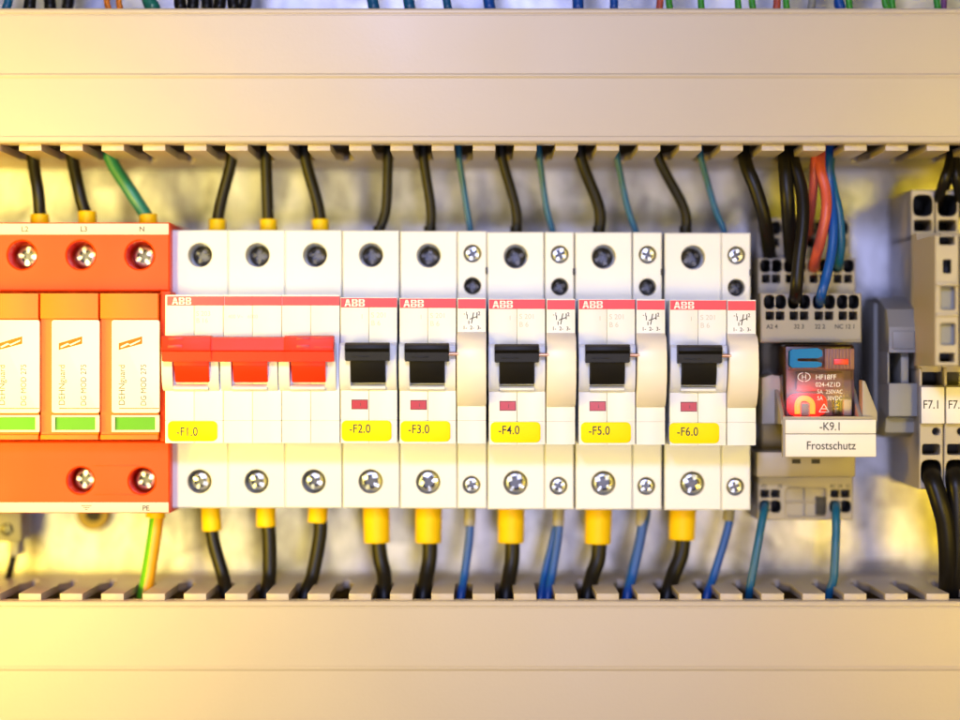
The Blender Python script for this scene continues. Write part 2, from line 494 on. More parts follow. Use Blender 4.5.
# ------------------------------------------------------------------ cable ducts
YF = -6.0                          # front of the teeth
PITCH = 41.27 * S * (D + YF) / D
def slot_x(k, ref): return X(ref, YF) + k * PITCH
def make_duct(label, py_lid0, py_lid1, ref, slot_side, jitter=0.0):
    zt, zb = Z(py_lid0, -9), Z(py_lid1, -9)
    origin = (0, YP, (zt + zb) / 2)
    root = thing("cable_duct", label, "cable duct", origin, "slotted grey cable ducts")
    M(DUCT).box(-300, 300, YP - 2.0, YP - 0.05, zb + 1, zt - 1).build("base", root, origin)
    for side in (-1, 1):
        zz = zt if side > 0 else zb
        th = 2.4
        z0, z1 = (zz - 0.4, zz + th - 0.4) if side > 0 else (zz - th + 0.4, zz + 0.4)
        if side > 0 and side != slot_side: z0, z1 = zz - 4.2, zz - 1.8
        yf_ = YF if side == slot_side else 0.0
        w = M(DUCT)
        w.box(-300, 300, 40, YP - 0.06, z0, z1, 0.3)
        sl = 5.7
        for k in range(-19, 20):
            cx = slot_x(k, ref)
            a, b = cx + sl / 2, cx + PITCH - sl / 2
            # tooth with narrower neck where it meets the wall: hooked slot end
            pts = [(a, yf_), (b, yf_), (b, 24), (b - 0.2, 27), (b + 1.7, 31), (b + 1.7, 40.3), (a - 1.7, 40.3), (a - 1.7, 31), (a + 0.2, 27), (a, 24)]
            bm = bmesh.new()
            A = [bm.verts.new((p[0], p[1], z0 + 0.02)) for p in pts]; B = [bm.verts.new((p[0], p[1], z1 - 0.02)) for p in pts]
            n = len(pts)
            bm.faces.new(A); bm.faces.new(B[::-1])
            for i in range(n): bm.faces.new((A[i], B[i], B[(i + 1) % n], A[(i + 1) % n]))
            bmesh.ops.recalc_face_normals(bm, faces=list(bm.faces))
            ed = [e for e in bm.edges if all(v.co.y < 23 for v in e.verts)]
            bmesh.ops.bevel(bm, geom=ed, offset=0.25, segments=2, affect='EDGES', profile=0.5)
            w._bm(bm)
        w.build("slotted_wall", root, origin)
    # lid: shallow channel with rims and a bead along its middle
    zm = (zt + zb) / 2
    f = -9.0
    prof = [(f + 0.9, zt), (f + 0.25, zt - 0.2), (f, zt - 0.7), (f, zt - 1.45), (f + 0.36, zt - 1.7), (f + 0.36, zt - 2.0), (f + 0.12, zt - 2.2),
            (f + 0.12, zm + 0.75), (f - 0.16, zm + 0.3), (f - 0.16, zm - 0.1), (f + 0.12, zm - 0.8),
            (f + 0.12, zb + 2.3), (f - 0.15, zb + 2.0), (f - 0.15, zb + 0.8), (f + 0.2, zb + 0.25), (f + 0.9, zb),
            (f + 7, zb), (f + 7, zb + 1.2), (f + 1.6, zb + 1.2), (f + 1.6, zt - 1.2), (f + 7, zt - 1.2), (f + 7, zt)]
    M(DUCT).prism(prof, -299, 299).build("lid", root, origin, angle=5)
    return root
TREF, BREF = 463.5, 463.2
make_duct("upper grey cable duct with smooth lid, running above all the breakers", 8, 143.5, TREF, -1)
make_duct("lower grey cable duct with smooth lid, running below all the breakers", 601, 736, BREF, 1)

# ------------------------------------------------------------------ breakers
YT = 17.0       # terminal face depth
YB = 62.0       # back of devices
def hole(px, py, rpx, y, depth=7, power=2, rz=None, wall=None, floor=None, rim=0.25):
    return dict(c=W(px, py, y), r=(L(rpx, y), L(rz if rz else rpx, y)), depth=depth, power=power, wall=wall, floor=floor, rim=rim)

def housing(px0, px1, py_top, py_bot, top_holes, bot_holes, root, origin, gap=0.12, mt=WHITE):
    """device body with a terminal step above and below; holes = list of columns of (px,py,r)"""
    h = M(mt)
    x0, x1 = X(px0, YT) + gap, X(px1, YT) - gap
    zt, zb = Z(py_top, YT), Z(py_bot, YT)
    zm0, zm1 = Z(300, YT), Z(440, YT)
    cells = []
    def rows(cols, za, zb_):
        xs = [x0] + [X((cols[i][0][0] + cols[i + 1][0][0]) / 2, YT) for i in range(len(cols) - 1)] + [x1]
        for i, col in enumerate(cols):
            zs = [za] + [Z((col[j][1] + col[j + 1][1]) / 2, YT) for j in range(len(col) - 1)] + [zb_]
            for j, (px, py, r) in enumerate(col):
                cells.append((xs[i], xs[i + 1], zs[j + 1], zs[j], hole(px, py, r, YT, depth=9)))
    rows(top_holes, zt, zm0)
    cells.append((x0, x1, zm1, zm0))
    rows(bot_holes, zm1, zb)
    h.shell(x0, x1, zb, zt, YT, YB, cells, 0.4)
    h.build("housing", root, origin)

def front_cover(px0, px1, py0, py1, split_py, root, origin, halves=True, gap=0.18):
    f = M(WHITE)
    x0, x1 = X(px0) + gap, X(px1) - gap
    xs = [x0, (x0 + x1) / 2, x1] if halves else [x0, x1]
    zs = [Z(py0), Z(split_py), Z(py1)]
    for i in range(len(xs) - 1):
        a, b = xs[i], xs[i + 1]
        # upper half, with a sloping shoulder to the terminal step
        f.prism([(0.0, zs[0]), (0.0, zs[1] + 0.03), (YT + 0.3, zs[1] + 0.03), (YT + 0.3, zs[0])], a + (0.03 if i else 0), b - (0.03 if i == 0 and halves else 0), bev=0.18)
        f.prism([(0.0, zs[1] - 0.03), (0.0, zs[2]), (YT + 0.3, zs[2] ), (YT + 0.3, zs[1] - 0.03)], a + (0.03 if i else 0), b - (0.03 if i == 0 and halves else 0), bev=0.18)
    f.build("front_cover", root, origin)

def terminal_screws(lst, root, origin, y, m, rpx, w_=0.2):
    for (px, py, a) in lst:
        x, z = W(px, py, YT)
        ob = M(m).screw(x, z, y, L(rpx, YT), a, w_=w_).build("terminal_screw", root, (x, y, z))
        ob.location = (Vector((x, y, z)) - Vector(origin)) / 1000

def arc_prof(z_top, z_bot, y0, bulge, n=10, flat=0.5):
    pts = []
    for i in range(n + 1):
        t = i / n
        s = math.sin(PI * t) ** flat
        pts.append((y0 - bulge * s, z_top + (z_bot - z_top) * t))
    return pts

def cradle(pxc, hw, root, origin, mt, py0=343, py1=391, inner=17.5):
    """two cheeks and a sill that guard a toggle"""
    zc0, zc1 = Z(py0), Z(py1)
    ear = [(0.1, zc0), (-3.4, zc0 - 0.2), (-4.2, zc0 - 1.0), (-4.4, zc0 - 6), (-4.0, zc0 - 9.5), (-2.8, zc1 + 2.2), (-1.2, zc1 + 0.5), (0.1, zc1)]
    xc = X(pxc)
    e = M(mt)
    for s in (-1, 1):
        a, b = xc + s * L(inner), xc + s * L(hw)
        e.prism(ear, min(a, b), max(a, b), bev=0.25)
    sill = [(0.1, Z(384)), (-0.9, Z(384.5)), (-2.2, Z(387)), (-2.2, Z(389)), (-0.8, zc1 + 0.15), (0.1, zc1)]
    e.prism(sill, xc - L(inner) + 0.02, xc + L(inner) - 0.02, bev=0.1)
    e.build("toggle_guard", root, origin)

def toggle(px_top0, px_top1, px0, px1, root, origin, m):
    t = M(m)
    a0, a1 = X(px_top0, -8), X(px_top1, -8)
    b0, b1 = X(px0, -5), X(px1, -5)
    top = [(-2.5, Z(343, -8)), (-8.3, Z(343.2, -8)), (-9.6, Z(345.5, -8)), (-9.9, Z(349, -8)), (-8.7, Z(351.0, -8)), (-8.3, Z(352.5, -8)), (-8.1, Z(361, -8)), (-2.5, Z(362, -8))]
    t.prism(top, a0, a1, bev=0.3)
    low = [(0.2, Z(352, -5)), (-6.9, Z(352, -5)), (-5.9, Z(372, -5)), (-3.4, Z(383.0, -4)), (0.2, Z(383.5, -4))]
    t.prism(low, b0, b1, bev=0.3)
    # small moulded arrow ledge on the bar
    t.box(a0 + 2.2, a0 + 7.2, -8.55, -8.0, Z(357.5, -8), Z(356.4, -8), 0.1)
    t.build("toggle", root, origin)

def id_tag(s, px0, px1, py0, py1, tpx, tpy, root, origin):
    g = M(YELLOW).prism(rrect(X(px0), X(px1), Z(py1), Z(py0), 1.5, 6), -0.45, 0.05, axis='y', bev=0.14).build("marker_tag", root, origin)
    text(s, X(tpx), Z(tpy), -0.47, L(8.6), PRINTK, g, origin, sx=0.83, align='LEFT', track=1.05, bold=0.028)

# --- three pole breaker with the scarlet handle
o3 = (X(256, YT), YB, Z(369, YT))
r3 = thing("circuit_breaker", "wide three-pole breaker with one long scarlet handle, tagged -F1.0", "circuit breaker", o3)
for k, (a, b, h0, h1) in enumerate(((171, 228, 200, 199.5), (228, 285, 257.5, 256.5), (285, 342, 315, 313.7))):
    housing(a, b, 230, 508, [[(h0, 255, 12)]], [[(h1, 481.5, 12)]], r3, o3, gap=0.05)
for k in range(3):
    front_cover(165 + 58.3 * k, 165 + 58.3 * (k + 1), 295, 443, 420.5, r3, o3, gap=0.05 if k == 1 else 0.06)
st = M(REDSTRIP)
for k in range(3):
    st.box(X(167 + 57.6 * k) + 0.04, X(167 + 57.6 * (k + 1)) - 0.04, -0.12, 0.02, Z(305.5), Z(296.4))
st = st.build("brand_strip", r3, o3)
logo(X(172), X(191.5), Z(304.6), Z(297.6), -0.17, st, o3)
text("S 203", X(196), Z(313.5), -0.02, L(4.6), PRINTG, r3, o3, align='LEFT')
text("B 16", X(196), Z(320.5), -0.02, L(4.6), PRINTG, r3, o3, align='LEFT')
text("400 V~   6000", X(228), Z(316.5), -0.02, L(3.6), PRINTG, r3, o3, align='LEFT')
for k, xc in enumerate((191.5, 250, 308)):
    cradle(xc, 28.4, r3, o3, WHITE)
hb = M(REDBAR)
zb0 = -9
bar = [(-3, Z(335.5, zb0)), (-7.6, Z(335.5, zb0)), (-9.0, Z(337, zb0)), (-9.9, Z(349, zb0)), (-10.1, Z(350.5, zb0)), (-8.8, Z(351.6, zb0)), (-8.4, Z(361.5, zb0)), (-3, Z(362, zb0))]
hb.prism(bar, X(161.5, zb0), X(211, zb0), bev=0.3)
hb.prism([(p[0] + 0.35, p[1] - (0.35 if i < 4 else 0)) for i, p in enumerate(bar)], X(210.9, zb0), X(284.1, zb0))
hb.prism(bar, X(284, zb0), X(333.5, zb0), bev=0.3)
hbo = hb.build("handle_bar", r3, o3)
GROOVE = mat("deep scarlet groove", (0.42, 0.015, 0.006), 0.4)
def groove(a, b, z0, z1, bev):
    M(GROOVE).box(X(a, -9.5), X(b, -9.5), -9.85 if z0 > 340 else -9.35, -8.9, Z(z1, -9.5), Z(z0, -9.5), bev).build("grip_groove", hbo, o3)
for a, b in ((168, 182.5), (296.5, 310)):
    for z0, z1 in ((337.3, 340), (344.8, 348)): groove(a, b, z0, z1, 0.08)
for z0, z1 in ((337.6, 338.6), (346.6, 347.6)): groove(315, 333, z0, z1, 0.04)
for a, b in ((174.5, 209), (233, 267.5), (291.5, 325.5)):
    t = M(REDBAR)
    t.prism([(0.2, Z(355, -5)), (-6.9, Z(355, -5)), (-6.3, Z(366, -5)), (-5.9, Z(366.4, -5)), (-5.3, Z(374, -5)), (-3.4, Z(382.0, -4)), (0.2, Z(382.5, -4))], X(a, -5), X(b, -5), bev=0.3)
    t.build("toggle", r3, o3)
id_tag("-F1.0", 168, 217.5, 421, 441, 176.5, 431.5, r3, o3)
terminal_screws([(200, 255, .3), (257.5, 255, .7), (315, 255, .5)], r3, o3, YT + 7.5, STEELD, 10.4)
terminal_screws([(199.5, 481.5, .35), (256.5, 481.5, .2), (313.7, 481.5, .5)], r3, o3, YT + 3.0, STEELB, 9.6)

# --- single pole breakers: built once where F3.0 stands, then copied
o1 = (X(428.5, YT), YB, Z(369.5, YT))
r1 = thing("circuit_breaker", "", "circuit breaker", o1, "single-pole breakers with black toggles")
housing(400, 457.3, 231, 508.5, [[(428.8, 255.5, 12)]], [[(428.2, 482, 12)]], r1, o1)
front_cover(399, 456.6, 298, 443.5, 420.5, r1, o1)
st = M(REDSTRIP).box(X(400.0), X(455.9), -0.12, 0.02, Z(308), Z(298.6)).build("brand_strip", r1, o1)
logo(X(403.5), X(424), Z(307.0), Z(299.8), -0.17, st, o1)
text("S 201", X(430), Z(315.5), -0.02, L(5), PRINTG, r1, o1, align='LEFT')
text("B 6", X(430), Z(323.5), -0.02, L(5), PRINTG, r1, o1, align='LEFT')
text("1", X(421), Z(317), -0.02, L(4.4), PRINTG, r1, o1)
cradle(427.5, 28.2, r1, o1, WHITE)
toggle(404.5, 449, 410.0, 444.5, r1, o1, BLACK)
fl = M(mat("dark flag frame", (0.12, 0.02, 0.02), 0.4)).box(X(410.3), X(426.8), -0.06, 0.02, Z(409.8), Z(400)).build("flag_window", r1, o1)
M(REDFLAG).box(X(411.0), X(426.0), -0.12, -0.03, Z(409.0), Z(400.9)).build("flag", fl, o1)
text("I", X(419.5), Z(405), -0.15, L(3.5), PRINTK, fl, o1)
terminal_screws([(428.8, 255.5, .6)], r1, o1, YT + 7.5, STEELD, 10.4)
terminal_screws([(428.2, 482, .95)], r1, o1, YT + 1.6, STEELB, 11.6, 0.22)

# --- auxiliary contact: built once beside F3.0, then copied
oa = (X(472, YT), YB, Z(370, YT))
ra = thing("auxiliary_contact", "", "auxiliary switch", oa, "narrow auxiliary contacts with cream levers")
housing(457.3, 487, 231, 508.5, [[(472.5, 253.5, 8.8), (472.5, 285.8, 8.6)]], [[(471.5, 485, 8.8)]], ra, oa)
front_cover(456.6, 486.6, 298, 443.5, 420.5, ra, oa, halves=False)
M(REDSTRIP).box(X(457.8), X(485.6), -0.12, 0.02, Z(308.5), Z(299.2)).build("brand_strip", ra, oa)
sy = M(PRINTK)
def stroke(a, b, w=0.9):
    ax, az = W(a[0], a[1], 0); bx, bz = W(b[0], b[1], 0)
    d = Vector((bx - ax, 0, bz - az)); n = Vector((-d.z, 0, d.x)).normalized() * L(w) / 2
    sy.add([(ax - n.x, -0.03, az - n.z), (bx - n.x, -0.03, bz - n.z), (bx + n.x, -0.03, bz + n.z), (ax + n.x, -0.03, az + n.z)], [(0, 1, 2, 3)])
stroke((473.6, 312.5), (471.4, 323.5), 1.0); stroke((469.6, 319.2), (477.4, 316.4), 0.9); stroke((477.0, 312.5), (477.0, 318.4), 1.0)
stroke((467.2, 314.5), (467.2, 319), 0.9); stroke((468.8, 320.5), (468.8, 324.0), 0.9)
sy.build("wiring_symbol", ra, oa, smooth=False)
text("1-  2-  3-", X(472), Z(327.6), -0.03, L(3.6), PRINTK, ra, oa, bold=0.02)
text("-1       2", X(472), Z(313.4), -0.03, L(3.6), PRINTK, ra, oa, bold=0.02)
lv = M(CREAM)
lp = [(0.1, Z(332)), (-1.2, Z(332.3)), (-4.6, Z(336)), (-6.6, Z(343)), (-7.4, Z(352)), (-7.6, Z(366)), (-7.2, Z(379)), (-6.2, Z(388)), (-4.6, Z(396)), (-2.6, Z(402)), (-1.1, Z(405)), (0.1, Z(406))]
lv.prism(lp, X(457.1), X(486.2), bev=0.35)
lv.build("lever", ra, oa)
M(COPPER).cyl((X(446), -7.0, Z(354)), 'x', 0.55, L(13), 12).build("link_pin", ra, oa)
M(DARK).box(X(485.5, YT), X(487.3, YT), YT - 0.4, YT + 3, Z(274, YT), Z(267.5, YT), 0.1).build("latch", ra, oa)
terminal_screws([(472.5, 253.5, .5)], ra, oa, YT + 1.6, STEEL, 8.0)
terminal_screws([(472.5, 285.8, .7)], ra, oa, YT + 5.5, STEELD, 7.6)
terminal_screws([(471.5, 485, .3)], ra, oa, YT + 1.8, STEEL, 7.9)

# copies: (terminal left px shift, dz px, tag, labels)
PXT = S * (D + YT) / D
single = [
    (-57.6, 0.5, "-F2.0", "single-pole breaker tagged -F2.0, the only one without a narrow contact beside it", None),
    (0, 0, "-F3.0", "single-pole breaker with black toggle, tagged -F3.0", "narrow auxiliary contact between the -F3.0 and -F4.0 breakers"),
    (87.2, -0.9, "-F4.0", "single-pole breaker with black toggle, tagged -F4.0", "narrow auxiliary contact between the -F4.0 and -F5.0 breakers"),
    (175.1, -1.2, "-F5.0", "single-pole breaker with black toggle, tagged -F5.0", "narrow auxiliary contact between the -F5.0 and -F6.0 breakers"),
    (264.3, -1.8, "-F6.0", "single-pole breaker with black toggle, tagged -F6.0", "narrow auxiliary contact at the row's end beside the relay"),
]
TAGX = {"-F2.0": (0, 0), "-F3.0": (0, 0), "-F4.0": (0.8, 0), "-F5.0": (1.2, -.2), "-F6.0": (-1.5, -.6)}
pairs = []
for dx, dz, tg, lab, lab2 in single:
    a = r1 if dx == 0 else copy_tree(r1)
    a['label'] = lab
    off = Vector((dx * PXT, 0, dz * PXT)) / 1000
    a.location = r1.location + off if dx else r1.location
    if lab2:
        b = ra if dx == 0 else copy_tree(ra)
        b['label'] = lab2
        if dx: b.location = ra.location + off + Vector(((-0.1 if dx > 200 else 0), 0, 0)) / 1000
    pairs.append((a, tg))
    for q in ([a] if dx else []) + ([b] if lab2 and dx else []):
        q.rotation_euler[1] = math.radians(random.uniform(-0.12, 0.12))
        q.location.y += random.uniform(-0.00025, 0.00025)
        for ch in kids(q):
            if ch.name.startswith("terminal_screw"): ch.rotation_euler[1] = random.uniform(-1.2, 1.2)
for a, tg in pairs:
    q = TAGX[tg]
    id_tag(tg, 400.5 + q[0], 450.5 + q[0], 421, 441.5, 408.0 + q[0], 429.0 - q[1], a, o1)

# ------------------------------------------------------------------ orange surge protector
YS = 10.0
os_ = (X(60, YS), YB, Z(368, YS))
rs = thing("surge_protector", "orange multi-pole surge protector with plug-in modules, left of the breakers", "surge protector", os_)
h = M(ORANGE)
xl, xr = X(-82, YS), X(169.8, YS)
zT, zU, zV, zB = Z(222.5, YS), Z(291.5, YS), Z(441, YS), Z(513, YS)
cl = []
cs = [(-37, 255), (22, 255), (80.8, 255), (139.7, 255)]
xs = [xl, X(-8, YS), X(51, YS), X(110, YS), xr]
def bighole(px, py, r): return hole(px, py, r, YS, depth=13, rim=0.5)
zs1 = Z(235, YS)
for i, (px, py) in enumerate(cs): cl.append((xs[i], xs[i + 1], zU, zs1, bighole(px, py, 14.2)))
cl.append((xl, xr, zs1, zT))
h.shell(xl, xr, zU + 0.1, zT, YS, YB, cl, 0.5)
cl = []
zs2 = Z(501.5, YS)
bs = [(80.5, 480.5), (142, 481)]
xs2 = [X(50, YS), X(111, YS), xr]
cl.append((xl, xs2[0], zs2, zV))
for i, (px, py) in enumerate(bs): cl.append((xs2[i], xs2[i + 1], zs2, zV, bighole(px, py, 13.2)))
cl.append((xl, xr, zB, zs2))
h.shell(xl, xr, zB, zV - 0.1, YS, YB, cl, 0.5)
h.box(xl, xr, YS + 6, YB - 1, zV, zU)
h.box(X(160.2, 3), X(170.3, 3), 3.0, YB - 2, zV + 0.05, zU - 0.05, 0.4)
h.build("base", rs, os_)
u = M(OFFW).box(xl + .3, xr - .35, YS - 0.2, YS + 0.1, Z(234.6, YS), Z(223.6, YS), 0.08).build("terminal_strip", rs, os_)
for s, px in (("L1", -35), ("L2", 25), ("L3", 84), ("N", 142)):
    text(s, X(px, YS), Z(229, YS), YS - 0.24, L(5.2, YS), PRINTK, u, os_, bold=0.02)
u = M(OFFW).box(xl + .3, xr - .35, YS - 0.2, YS + 0.1, Z(512.4, YS), Z(502.4, YS), 0.08).build("terminal_strip", rs, os_)
text("PE", X(146, YS), Z(508, YS), YS - 0.24, L(5.2, YS), PRINTK, u, os_, bold=0.02)
gs = M(PRINTK)
gx, gz = W(86.5, 507.5, YS)
for w_, dz in ((3.2, 0.5), (2.0, -0.1), (0.9, -0.7)):
    gs.box(gx - w_ / 2, gx + w_ / 2, YS - 0.24, YS - 0.15, gz + dz, gz + dz + 0.22)
gs.build("earth_symbol", u, os_)
# bottom outline around the pair of earth screws
ol = M(ORANGE)
for a, b, c_, d in ((94, 139, 465, 466), (94, 139, 494, 495)):
    ol.box(X(a, YS), X(b, YS), YS - 0.15, YS + 0.05, Z(d, YS), Z(c_, YS), 0.04)
ol.build("moulded_frame", rs, os_)
for i, (px, py) in enumerate(cs):
    x, z = W(px, py, YS); M(STEEL).screw(x, z, YS + 10, L(11.6, YS), .4 + .3 * i, L_=0.6, w_=0.2).build("terminal_screw", rs, os_)
for i, (px, py) in enumerate(bs):
    x, z = W(px, py, YS); M(STEEL).screw(x, z, YS + 9, L(11.0, YS), .7 + .5 * i, L_=0.6, w_=0.2).build("terminal_screw", rs, os_)
def surge_module(k):
    a, b = 99.4 + (k - 3) * 59.9, 158.8 + (k - 3) * 59.9
    md = M(ORANGEM)
    prof = [(0.0, Z(293.5)), (0.0, Z(318.5)), (1.2, Z(318.8)), (1.2, Z(434.5)), (0.0, Z(435)), (0.0, Z(439.5)), (18, Z(439.5)), (18, Z(293.5))]
    md.prism(prof, X(a) + 0.22, X(b) - 0.22, bev=0.25)
    mo = md.build("plug_module", rs, os_)
    pa, pb = a + 12.6, b + 1.0
    lb = M(PAPER).prism(rrect(X(pa), X(pb), Z(413), Z(320), 0.8, 4), -0.9, 1.3, axis='y', bev=0.2).build("label_plate", mo, os_)
    # slanted orange mark with a white bolt through it
    lg = M(ORANGEP)
    c = a + 19.7
    yl = -0.94
    def poly(pts):
        lg.prism([W(c + p, q, 0) for p, q in pts], yl, yl + 0.06, axis='y')
    poly([(0, 343.2), (23.5, 336.3), (23.5, 343.8), (0, 350)])
    yl = -1.0
    lg.use(PAPER); poly([(2.0, 346.4), (9, 343.0), (11, 344.4), (22.0, 339.6), (21.2, 341.4), (12, 345.7), (10, 344.5), (3.5, 347.6), (2.0, 347.9)])
    lg.build("logo", lb, os_, smooth=False)
    text("DEHNguard", X(a + 23.8), Z(385), -0.95, L(6.2), PRINTK, lb, os_, rot=PI / 2, sx=0.92)
    text("DG MOD 275", X(a + 44.5), Z(385), -0.95, L(5.4), PRINTK, lb, os_, rot=PI / 2, sx=0.92)
    rl = M(ORANGEP).box(X(pa + 7.5), X(pb), -0.96, -0.85, Z(408.7), Z(407.9)); rl.build("rule_line", lb, os_, smooth=False)
    fr = M(OFFW)
    f0, f1, g0, g1 = X(a + 12.2), X(b + 0.8), Z(432.2), Z(415)
    fr.box(f0, f1, -0.5, 1.3, g1 - 0.7, g1, 0.15); fr.box(f0, f1, -0.5, 1.3, g0, g0 + 0.7, 0.15)
    fr.box(f0, f0 + 1.1, -0.45, 1.3, g0 + 0.5, g1 - 0.5, 0.1); fr.box(f1 - 1.3, f1, -0.45, 1.3, g0 + 0.5, g1 - 0.5, 0.1)
    fr = fr.build("status_window", mo, os_)
    M(GREEN).box(f0 + 1.0, f1 - 1.2, 0.4, 1.3, g0 + 0.6, g1 - 0.6).build("green_flag", fr, os_)
for k in range(4): surge_module(k)

# ------------------------------------------------------------------ relay on its socket
orl = (X(808, 40), YB, Z(370, 40))
rr_ = thing("relay", "plug-in relay in beige socket with white plate reading -K9.1 Frostschutz", "relay", orl)
sk = M(SOCK)
def cav_block(px0, px1, py0, py1, yf, yb, groups, cav, win, wins):
    """terminal tier: per group two round entries above two square windows"""
    x0, x1, z1, z0 = X(px0, yf), X(px1, yf), Z(py0, yf), Z(py1, yf)
    zmid = Z((cav[1] + win[0]) / 2, yf)
    zlow = Z(win[1] + 2, yf)
    xs = []
    cells = []
    cx = []
    for (a, b) in groups:
        q = (b - a) / 4
        cx += [a + q, b - q]
    edges = [x0] + [X((cx[i] + cx[i + 1]) / 2, yf) for i in range(len(cx) - 1)] + [x1]
    for i, c in enumerate(cx):
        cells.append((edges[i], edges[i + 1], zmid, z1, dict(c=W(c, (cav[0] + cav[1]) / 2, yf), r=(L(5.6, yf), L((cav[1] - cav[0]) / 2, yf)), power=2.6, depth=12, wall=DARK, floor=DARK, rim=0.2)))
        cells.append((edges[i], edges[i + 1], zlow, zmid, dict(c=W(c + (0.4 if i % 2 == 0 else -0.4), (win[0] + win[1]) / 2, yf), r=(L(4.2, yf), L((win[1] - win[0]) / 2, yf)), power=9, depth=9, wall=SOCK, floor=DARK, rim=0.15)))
    if zlow > z0: cells.append((x0, x1, z0, zlow))
    sk.shell(x0, x1, z0, z1, yf, yb, cells, 0.35)
G4 = [(764, 786), (788, 810), (813, 835), (837, 859)]
cav_block(757, 851, 218, 262, 36, 62, [(759, 781), (782, 804), (805, 826), (827, 848)], (221, 235), (238, 247), 4)
cav_block(758, 855.5, 258, 297, 25, 62, [(760, 782), (784, 806), (808, 830), (832, 854)], (259.5, 272.5), (274.5, 283), 4)
cav_block(760.5, 861.5, 293, 342.5, 14, 62, G4, (295, 309), (311.5, 320), 4)
# lip round the front tier's marking field
for a, b in ((762, 810), (812, 860)):
    sk.box(X(a, 13.7), X(b, 13.7), 13.5, 14.2, Z(340, 13.7), Z(338.6, 13.7), 0.1)
# middle carcass, lower step and lower terminal face
sk.box(X(762, 40), X(852, 40), 40, 62, Z(470, 40), Z(340, 40), 0.4)
yl = 26
sk.box(X(757, 18), X(855.5, 18), 18, 62, Z(477, 18), Z(452, 18), 0.5)
cells = []
x0, x1 = X(758, yl), X(853, yl)
zt, zb = Z(476, yl), Z(520, yl)
xa = [758, 771, 784, 828, 841, 853]
cen = [764.8, 775.5, None, 835, 845.5]
zm = Z(498.5, yl)
for i in range(5):
    e0, e1 = X(xa[i], yl), X(xa[i + 1], yl)
    if cen[i] is None:
        cells.append((e0, e1, zb, zt, dict(c=W(806, 502, yl), r=(L(20.5, yl), L(14.5, yl)), power=14, depth=2.2, rim=0.2)))
    else:
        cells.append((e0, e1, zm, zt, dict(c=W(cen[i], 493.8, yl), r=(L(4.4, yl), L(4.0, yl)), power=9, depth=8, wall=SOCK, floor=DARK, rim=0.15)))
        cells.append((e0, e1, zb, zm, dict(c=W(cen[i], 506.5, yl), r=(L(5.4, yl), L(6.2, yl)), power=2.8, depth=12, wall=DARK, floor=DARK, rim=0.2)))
sk.shell(x0, x1, zb, zt, yl, 62, cells, 0.35)
sk.box(X(785, yl + 2), X(826, yl + 2), yl + 1.2, yl + 2.5, Z(502.6, yl), Z(501.4, yl), 0.1)
sk.box(X(804.4, yl + 2), X(805.6, yl + 2), yl + 1.1, yl + 2.5, Z(516, yl), Z(488, yl), 0.1)
sk.use(DARK).box(X(816, yl + 1.2), X(826, yl + 1.2), yl + 0.9, yl + 2.4, Z(515, yl), Z(497, yl), 0.2)
sk.use(DARK)
for a in (792, 811.5):
    sk.box(X(a, 17.9), X(a + 8.5, 17.9), 17.85, 18.5, Z(463.6, 18), Z(459, 18), 0.05)
sk = sk.build("socket", rr_, orl)
for s, px in (("A2 4", 772), ("32 3", 799), ("22 2", 820), ("NC 12 1", 845)):
    text(s, X(px, 14), Z(326.5, 14), 13.93, L(4.3, 14), PRINTK, sk, orl, sx=0.95, bold=0.03)
for s, px in (("A2", 764), ("N", 780), ("A1 14", 836), ("11", 848)):
    text(s, X(px, yl), Z(486, yl), yl - 0.05, L(3.9, yl), PRINTK, sk, orl, sx=0.9, bold=0.03)
tx = M(PRINTG)
# relay cube: inner works behind a clear smoky cover
yR = 3.0
inner = M(MECH)
inner.box(X(786, 10), X(852, 10), 10, 40, Z(416, 10), Z(346, 10), 0.5)
inner.box(X(796, 9), X(843, 9), 8.4, 11, Z(391, 9), Z(372, 9), 0.6)
inner.box(X(788, 9), X(850, 9), 8.8, 11, Z(370, 9), Z(367, 9), 0.3)
inner = inner.build("inner_works", rr_, orl)
ct = M(mat("pale contact carrier", (0.55, 0.50, 0.45), 0.4))
ct.box(X(800.5, 5), X(810, 5), 4.6, 12, Z(416, 5), Z(402.5, 5), 0.6); ct.box(X(843, 5), X(852, 5), 4.6, 12, Z(416, 5), Z(399, 5), 0.6)
ct.use(STEELD).box(X(834, 6), X(840, 6), 6, 12, Z(415, 6), Z(398, 6), 0.3)
ct.build("contact_carrier", rr_, orl)
M(LED).tube([(X(797.5, 6), 6.2, Z(414, 6)), (X(797.5, 6), 6.2, Z(404, 6)), (X(801, 6), 6.2, Z(398.8, 6)), (X(808, 6), 6.2, Z(399, 6)), (X(812.3, 6), 6.2, Z(404, 6)), (X(812.5, 6), 6.2, Z(414, 6))], 0.85, seg=10).build("indicator_light", rr_, orl)
M(emitter("added red glow", (1.0, 0.035, 0.022), 0.62)).prism(rrect(X(787.5, 8), X(827, 8), Z(416, 8), Z(394, 8), 2.4, 6), 8.2, 12, axis='y', bev=0.5).build("glow_block", rr_, orl)  # glowing block added to widen the indicator's red glow
cv = M(SMOKY)
cv.box(X(783.5, yR), X(854.5, yR), yR, 39.5, Z(418, yR), Z(344.5, yR), 0.9, 3)
cv = cv.build("clear_cover", rr_, orl)
text("HF18FF", X(815.5, yR), Z(377, yR), yR - 0.06, L(4.9, yR), PRINTW, cv, orl, align='LEFT', sx=0.95)
text("024-4Z1D", X(815.5, yR), Z(384.5, yR), yR - 0.06, L(4.6, yR), PRINTW, cv, orl, align='LEFT', sx=0.9)
text("5A  250VAC", X(817, yR), Z(391.6, yR), yR - 0.06, L(4.1, yR), PRINTW, cv, orl, align='LEFT', sx=0.85)
